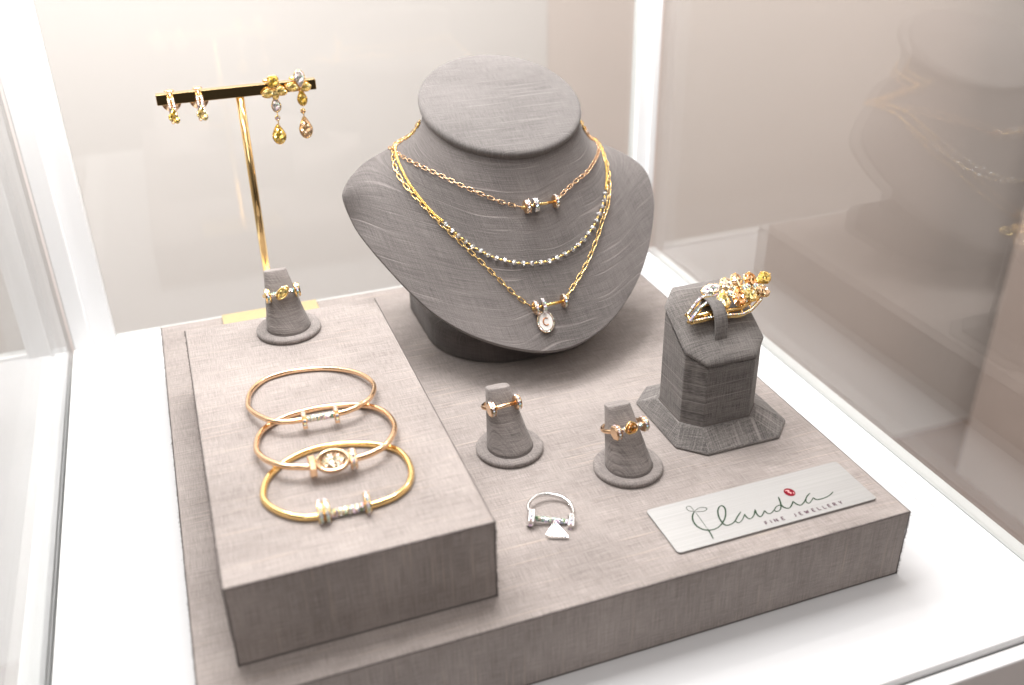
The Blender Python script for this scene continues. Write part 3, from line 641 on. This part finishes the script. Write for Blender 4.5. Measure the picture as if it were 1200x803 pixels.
# ---------------------------------------------------------------- brooch
br=thing('gem_brooch','gold leaf shaped piece crowded with yellow, amber and clear stones on the ring stand','brooch',(275,103,68))
BN=V((0,-.52,.855)).normalized()
fm=MB()
F1=[V(p) for p in ((253.7,101.3,66.8),(264.2,107.6,70.6),(272.6,107.7,70.7),(283,107.0,70.3))]
F2=[V(p) for p in ((253.2,97.9,64.7),(263.2,103.8,68.3),(271.2,105.0,69.1),(278,104.5,68.8))]
F3=[V(p) for p in ((254.6,98.0,64.0),(265.0,98.0,64.2),(274.0,97.5,63.9),(282.4,96.6,63.4),(288.3,98.0,64.2),(295.0,101.3,66.4),(299,104.5,68.6))]
F4=[V(p) for p in ((257.4,100.0,65.6),(266.2,100.2,65.8),(276.2,99.7,65.4),(283.6,99.7,65.4),(289.0,101.5,66.5),(296,105,68.6))]
for F_ in (F1,F2,F3,F4):
    fm.tube(F_,1.0,8)
    fm.tube([p-BN*1.9+V((0,.6,0)) for p in F_],.85,8)
fm.tube([F1[0],F2[0],F3[0]],.8,8); fm.tube([F1[-1],(290,107.5,70.6),(300,108,70.8)],.6,8)
for k in range(4): fm.tube([F3[k+1],F4[k+1]],.45,6)
fm.build('gold_frame',GOLD,br)
s=MB()
for F_ in (F1,F2):
    Q=resample(crom(F_,False,6),1.25)
    for q in Q: add_gem(s,'round',q+BN*1.0,BN,(1,0,0),1.45,1.45,n=8)
Q=resample(crom(F3,False,6),1.5)
for q in Q: add_gem(s,'round',q+BN*1.0,BN,(1,0,0),1.1,1.1,n=6)
s.build('pave_stones',DIA,br)
px2=lambda n_:n_/2.45
set_=MB()
def stone(pos,L,Wd,kind,m,upv,name='stone',tilt=(0,0,0),lift=2.3):
    c=V(pos)+BN*lift; nr=(BN+V(tilt)).normalized(); L*=1.14;Wd*=1.14; g=MB(); add_gem(g,kind,c,nr,upv,L,Wd,n=16); g.build(name,m,br,origin=c)
    add_bezel(set_,kind,c,nr,upv,L,Wd,.25,prongs=4,off=-.5); set_.tube([c-nr*1.2,V(pos)-BN*1.2],.4,5)
stone((271.0,110.5,72.0),9.5,4.6,'marquise',PINK,(1,.1,0),'lilac_stone',(-.2,-.2,0))
stone((280.2,111.0,72.7),6.2,6.0,'round',PEACH,(0,1,0),'round_diamond',(0,-.3,.1),2.6)
stone((286.9,112.0,73.3),6.8,5.8,'pear',CHAM,(0,-1,-.4),'pear_stone',(.1,-.3,0))
stone((294.4,111.2,72.9),6.8,6.3,'round',AMB,(0,1,0),'amber_stone',(.1,-.3,0))
stone((302.3,110.9,72.6),8.2,5.8,'pear',YEL,(-1,-.5,0),'pear_stone',(.2,-.3,0))
stone((274.3,103.6,68.0),7.4,6.6,'pear',PALEY,(.5,1,.4),'pear_stone',(-.1,-.2,0))
stone((283.1,103.2,68.0),8.2,6.2,'pear',AMB,(.15,1,.5),'amber_stone',(0,-.25,0),2.8)
stone((289.9,103.9,68.4),8.2,6.0,'pear',PALEY,(-1,.2,.4),'pear_stone',(.15,-.2,0))
stone((298.2,104.6,68.8),7.0,5.6,'pear',CHAM,(-1,.3,0),'pear_stone',(.3,-.2,0))
for p in ((279.7,106.3,70.2),(283.6,107.9,71),(289,107.6,71),(295.3,107.6,70.8),(291,108,71.2),(276.5,107.2,70.4)): stone(p,3.1,3.1,'round',DIA,(0,1,0),'small_diamond',(random.uniform(-.2,.2),-.2,0),1.9)
set_.build('stone_claws',GOLD,br)
# ---------------------------------------------------------------- plaque
pq=thing('name_plaque','brushed steel plaque with a green script name at the front right corner','plaque',(257,28,0))
m_,nt,p_=mat('brushed_steel'); L=nt.links.new
tc=N(nt,'ShaderNodeTexCoord'); mp=N(nt,'ShaderNodeMapping'); mp.inputs['Scale'].default_value=(14,2600,1); mp.inputs['Rotation'].default_value=(0,0,.0); L(tc.outputs['Object'],mp.inputs[0])
nz=N(nt,'ShaderNodeTexNoise'); nz.inputs['Scale'].default_value=1; nz.inputs['Detail'].default_value=3; L(mp.outputs[0],nz.inputs[0])
L(mixc(nt,nz.outputs[0],(.30,.295,.29),(.44,.435,.43)),p_.inputs['Base Color']); p_.inputs['Metallic'].default_value=.9; p_.inputs['Roughness'].default_value=.62
bb=N(nt,'ShaderNodeBump'); bb.inputs['Strength'].default_value=.35; bb.inputs['Distance'].default_value=.0001; L(nz.outputs[0],bb.inputs['Height']); L(bb.outputs[0],p_.inputs['Normal'])
mb=MB(); mb.loft([rrect(205,310.6,12.2,43.8,2,2,.15,6),rrect(205,310.6,12.2,43.8,2,2,1.15,6)],False); mb.build('metal_plate',m_,pq,bevel=.12,seg=1)
ink=dict(Specular_IOR_Level=.05)
GREEN=simple('green_ink',(.022,.048,.026),.9,**ink); PLUM=simple('plum_ink',(.10,.055,.075),.9,**ink); RED=simple('red_ink',(.17,.012,.022),.8,**ink); REDL=simple('pink_ink',(.55,.30,.30),.9,**ink)
def ribbon(mb,pts,w,z=1.22,n=8,taper=True):
    P=crom([(x,y,z) for x,y in pts],False,n) if len(pts)>2 else [V((x,y,z)) for x,y in pts]; vs=[];fs=[]
    for i,p in enumerate(P):
        t=(P[min(i+1,len(P)-1)]-P[max(0,i-1)]).normalized(); s_=V((-t.y,t.x,0)); k=min(i,len(P)-1-i); ww=w*(.55+.45*min(1,k/4)) if taper else w
        # pen held at an angle: thick and thin strokes
        if taper: ww*=.75+.5*abs(t.dot(V((.3,-.95,0))))
        vs+=[p+s_*ww/2,p-s_*ww/2,p-s_*ww/2-V((0,0,.05)),p+s_*ww/2-V((0,0,.05))]
    for i in range(len(P)-1):
        a=4*i;fs+=[(a,a+1,a+5,a+4),(a+1,a+2,a+6,a+5),(a+3,a,a+4,a+7)]
    mb.add(vs,fs,False)
mb=MB()
for i,(k,(w,pts)) in enumerate(LT.items()): ribbon(mb,pts,w*1.3,1.22+i*.004)
mb.build('script_name',GREEN,pq)
mb=MB(); dz=[V((274.8+2.6*math.cos(2*math.pi*k/32)*1.0,30.95+3.0*math.sin(2*math.pi*k/32),1.2)) for k in range(32)]
mb.add(dz+[p+V((0,0,.06)) for p in dz],[tuple(range(32,64))]+[(k,(k+1)%32,32+(k+1)%32,32+k) for k in range(32)]); dot=mb.build('red_dot',RED,pq)
mb=MB(); ribbon(mb,[(273.4,32.6),(274.9,32.2),(274.4,31.2),(275.0,30.4),(274.6,29.6)],.75,1.32); ribbon(mb,[(276.0,29.6),(276.6,30.3),(275.9,28.9)],.35,1.32); mb.build('dot_swirl',REDL,dot)
GL={'F':[[(0,0),(0,1)],[(0,1),(.6,1)],[(0,.52),(.5,.52)]],'I':[[(.2,0),(.2,1)]],'N':[[(0,0),(0,1)],[(0,1),(.75,0)],[(.75,0),(.75,1)]],'E':[[(0,0),(0,1)],[(0,1),(.6,1)],[(0,.52),(.5,.52)],[(0,0),(.6,0)]],
 'J':[[(.45,1),(.45,.25)],[(.45,.25),(.3,.02)],[(.3,.02),(.05,.1)]],'W':[[(0,1),(.27,0)],[(.27,0),(.5,.85)],[(.5,.85),(.73,0)],[(.73,0),(1,1)]],'L':[[(0,0),(0,1)],[(0,0),(.58,0)]],'R':[[(0,0),(0,1)],[(0,1),(.45,.97)],[(.45,.97),(.6,.75)],[(.6,.75),(.45,.52)],[(.45,.52),(0,.5)],[(.25,.5),(.65,0)]],'Y':[[(0,1),(.35,.5)],[(.7,1),(.35,.5)],[(.35,.5),(.35,0)]]}
mb=MB(); x=251.6
pos=[('F',251.7),('I',254.3),('N',256.6),('E',260.4),('J',266.9),('E',270.0),('W',272.9),('E',276.9),('L',280.0),('L',282.9),('E',285.7),('R',288.7),('Y',291.9)]
j=0
for ch,x in pos:
    for seg in GL[ch]:
        ribbon(mb,[(x+a*1.9,14.75+b*2.0) for a,b in seg],.46,1.225+j*.003,taper=False); j=(j+1)%9
mb.build('small_capitals',PLUM,pq)
# ---------------------------------------------------------------- earring stand
es=thing('earring_stand','polished brass T shaped earring stand at the back of the platform','earring stand',(69.5,309,0))
MB().box((24.3,302.5,144.9),(113.6,307.6,150.9)).build('crossbar',BRASS,es,bevel=.35)
MB().loft([[V((69.7+2.35*math.cos(2*math.pi*k/24),305.2+2.35*math.sin(2*math.pi*k/24),z)) for k in range(24)] for z in (1.9,144.8)]).build('pole',BRASS,es)
MB().box((38,291,.1),(99.5,319.5,2.0)).build('base_plate',PLATEM,es,bevel=.4)
def hoop(label,x,tw):
    t=thing('hoop_earring',label,'earring',(x,300,148),'earrings on the stand')
    mb=MB()
    for dx in (-1.15,1.15):
        P=[V((x+dx+tw*math.sin(a)*.3,299.2-6*math.cos(a)*.75,142.3+6.6*math.sin(a))) for a in [math.radians(-130+k*300/24) for k in range(25)]]
        mb.tube(P,.95,8)
    mb.tube([(x-1.3,298,148.6),(x+1.3,298,148.6)],.8,6)
    mb.tube([(x,299,149.2),(x,303,151.3),(x,308,151.3)],.7,6)
    hp=mb.build('hoop',ROSE,t,origin=(x,299,142)); st=MB()
    for dx in (-1.15,1.15):
        for k in range(11):
            a=math.radians(-35+k*105/10); d=V((0,-.75*math.cos(a),math.sin(a))).normalized(); q=V((x+dx,299.2-4.5*math.cos(a),142.3+6.6*math.sin(a)))+d*.95; add_gem(st,'round',q,d,(1,0,0),1.4,1.4,n=8)
    st.build('pave_stones',PINK,hp,origin=(x,299,142))
    g=MB()
    for dx,z,tt in ((-1.2,140.6,.4),(1.0,138.9,-.4),(.2,142.2,.1)): add_gem(g,'pear',(x+dx*.9,293.6,z),(tt,-1,.25),(tt,0,1),5.2,4.0,n=12)
    g.build('yellow_stones',PALEY if tw>0 else YEL,t,origin=(x,294,140))
    mb=MB(); rg,*_=disc_rings((x,309.6,144.6),(0,1,0),(0,0,1),[1,5.2,5.5,5.2,1],[-.6,-.6,0,.6,.6],28); mb.loft(rg); mb.tube([(x,305,151.6),(x,309.6,150),(x,309.6,145)],.6,6)
    mb.ball((x,305.5,152.0),3.0,(1,.8,.25)); mb.build('clip_back',ROSE,t)
hoop('small rose gold hoop earring hanging at the far left end of the crossbar',32,-.5)
hoop('small rose gold hoop earring hanging second from the left end of the crossbar',47.2,.5)
def drop(label,x,z0,spec):
    t=thing('drop_earring',label,'earring',(x,301,z0),'earrings on the stand'); s=MB(); y=299.4; nr=V((0,-1,.28))
    for nm,kind,dx,dz,L,Wd,up,m in spec:
        c=V((x+dx,y,z0+dz)); g=MB(); add_gem(g,kind,c,nr+V((dx*.04,0,0)),up,L,Wd,n=14); g.build(nm,m,t,origin=c); add_bezel(s,kind,c,nr,up,L,Wd,.33,prongs=4,off=-.35)
    s.tube([(x,y+1,z0-4),(x,y+1,z0-16)],.45,6); s.tube([(x,y,z0-17),(x-.2,y,z0-27)],.35,6); s.tube([(x,y+1,z0),(x,308,z0-2)],.45,6); s.ball((x-3,305,152.3),2.0,(1.3,1,.6)); s.ball((x,308.8,z0-3),2.4,(1,.6,1))
    s.build('setting',GOLD,t)
drop('long drop earring with a yellow stone on top, third along the crossbar',88.9,152.6,[('top_stone','cushion',0,0,6.2,5.8,(0,0,1),YEL),('petal_stone','marquise',-3.6,-6.4,7,4.4,(-1,0,-.25),PALEY),('petal_stone','marquise',3.7,-5.8,7,4.4,(1,0,-.25),PALEY),('petal_stone','pear',.3,-7.6,4.6,3.6,(0,0,1),PALEY),('pear_stone','pear',0,-13.6,7.2,4.9,(0,0,1),PINK),('small_stone','round',-.2,-21.0,2.2,2.2,(0,0,1),DIA),('drop_stone','pear',-.6,-31.2,10.0,7.4,(0,0,1),YEL)])
drop('drop earring with a pale pear stone on top, right end of the crossbar',104.0,152.8,[('top_stone','pear',0,.4,8.6,6.0,(0,0,-1),PINK),('petal_stone','marquise',-4.6,-4.4,7,4.4,(-1,0,.25),PALEY),('petal_stone','marquise',3.0,-5.2,6,4.2,(1,0,.2),PALEY),('pear_stone','pear',.2,-11.4,8,5.2,(0,0,1),YEL),('small_stone','round',-.2,-18.8,2.2,2.2,(0,0,1),CHAM),('drop_stone','pear',.2,-29.2,11.0,7.2,(0,0,1),CHAM)])
# ---------------------------------------------------------------- light, world, camera
def area(name,loc,size,power,target,color=(1,1,1),sy=None):
    l=bpy.data.lights.new(name,'AREA'); l.energy=power; l.size=size*S; l.color=color
    if sy: l.shape='RECTANGLE'; l.size_y=sy*S
    o=bpy.data.objects.new(name,l); COL.objects.link(o); o.location=V(loc)*S; o.rotation_euler=(V(target)-V(loc)).to_track_quat('-Z','Y').to_euler(); return o
area('case_light',(130,290,580),330,EL[0],(140,220,0),(1,.985,.965),300)
for i,(x,y) in enumerate(((40,330),(150,330),(270,330),(60,120),(200,120),(330,150))):
    area('glint_light',(x,y,560),9,EL[1],(x*.7+50,y*.8+20,0),(1,.97,.94))  # small lights added only for sharp glints on gold and stones
area('wall_fill_light',(-250,300,1000),1500,EL[2],(-250,1150,990),(1,.97,.95)); area('side_wall_fill_light',(700,200,900),700,EL[2]*.62,(1550,200,890),(1,.95,.92))  # added fills facing away from the case, only to brighten the walls
area('front_fill_light',(-300,-900,1300),900,EL[3],(150,100,0),(1,.96,.93))  # added fill to lighten the front faces
area('post_fill_light',(-10,335,425),26,EL[6],(-45,384,150),(1,.98,.97)); area('post_fill_light',(345,335,425),26,EL[6],(372,384,150),(1,.98,.97)); area('side_light',(-20,120,425),20,EL[6]*.5,(-62,140,0),(1,.98,.97),200)  # corner lights added to brighten the posts; side light aims at the left pane
w=bpy.data.worlds.new('World'); sc.world=w; w.use_nodes=True; nt=w.node_tree; L=nt.links.new; bg=nt.nodes['Background']
tc=N(nt,'ShaderNodeTexCoord'); sp=N(nt,'ShaderNodeSeparateXYZ'); L(tc.outputs['Generated'],sp.inputs[0])
cr=N(nt,'ShaderNodeValToRGB'); e=cr.color_ramp.elements; e[0].position=.25; e[0].color=(.015,.012,.010,1); e[1].position=.95; e[1].color=(1,.97,.94,1)
for ps,c_ in ((.52,(.075,.068,.063,1)),(.78,(.22,.21,.20,1))): k=e.new(ps); k.color=c_
mr=N(nt,'ShaderNodeMapRange'); L(sp.outputs[2],mr.inputs[0]); mr.inputs[1].default_value=-1; L(mr.outputs[0],cr.inputs[0]); L(cr.outputs[0],bg.inputs[0]); bg.inputs[1].default_value=EL[4]
cam=bpy.data.cameras.new('camera'); co=bpy.data.objects.new('camera',cam); COL.objects.link(co); sc.camera=co
co.matrix_world=Matrix.Translation(V(CAMC)*S)@Matrix([list(r) for r in CAMR]).to_4x4()
cam.lens=33.935; cam.sensor_width=36; cam.clip_start=.01; cam.clip_end=50; cam.dof.use_dof=True; cam.dof.focus_distance=.505; cam.dof.aperture_fstop=6.3
sc.view_settings.view_transform='Standard'; sc.view_settings.look='None'; sc.view_settings.exposure=EL[5]; sc.view_settings.gamma=1
for o in bpy.data.objects:
    if '_o' in o.keys(): del o['_o']
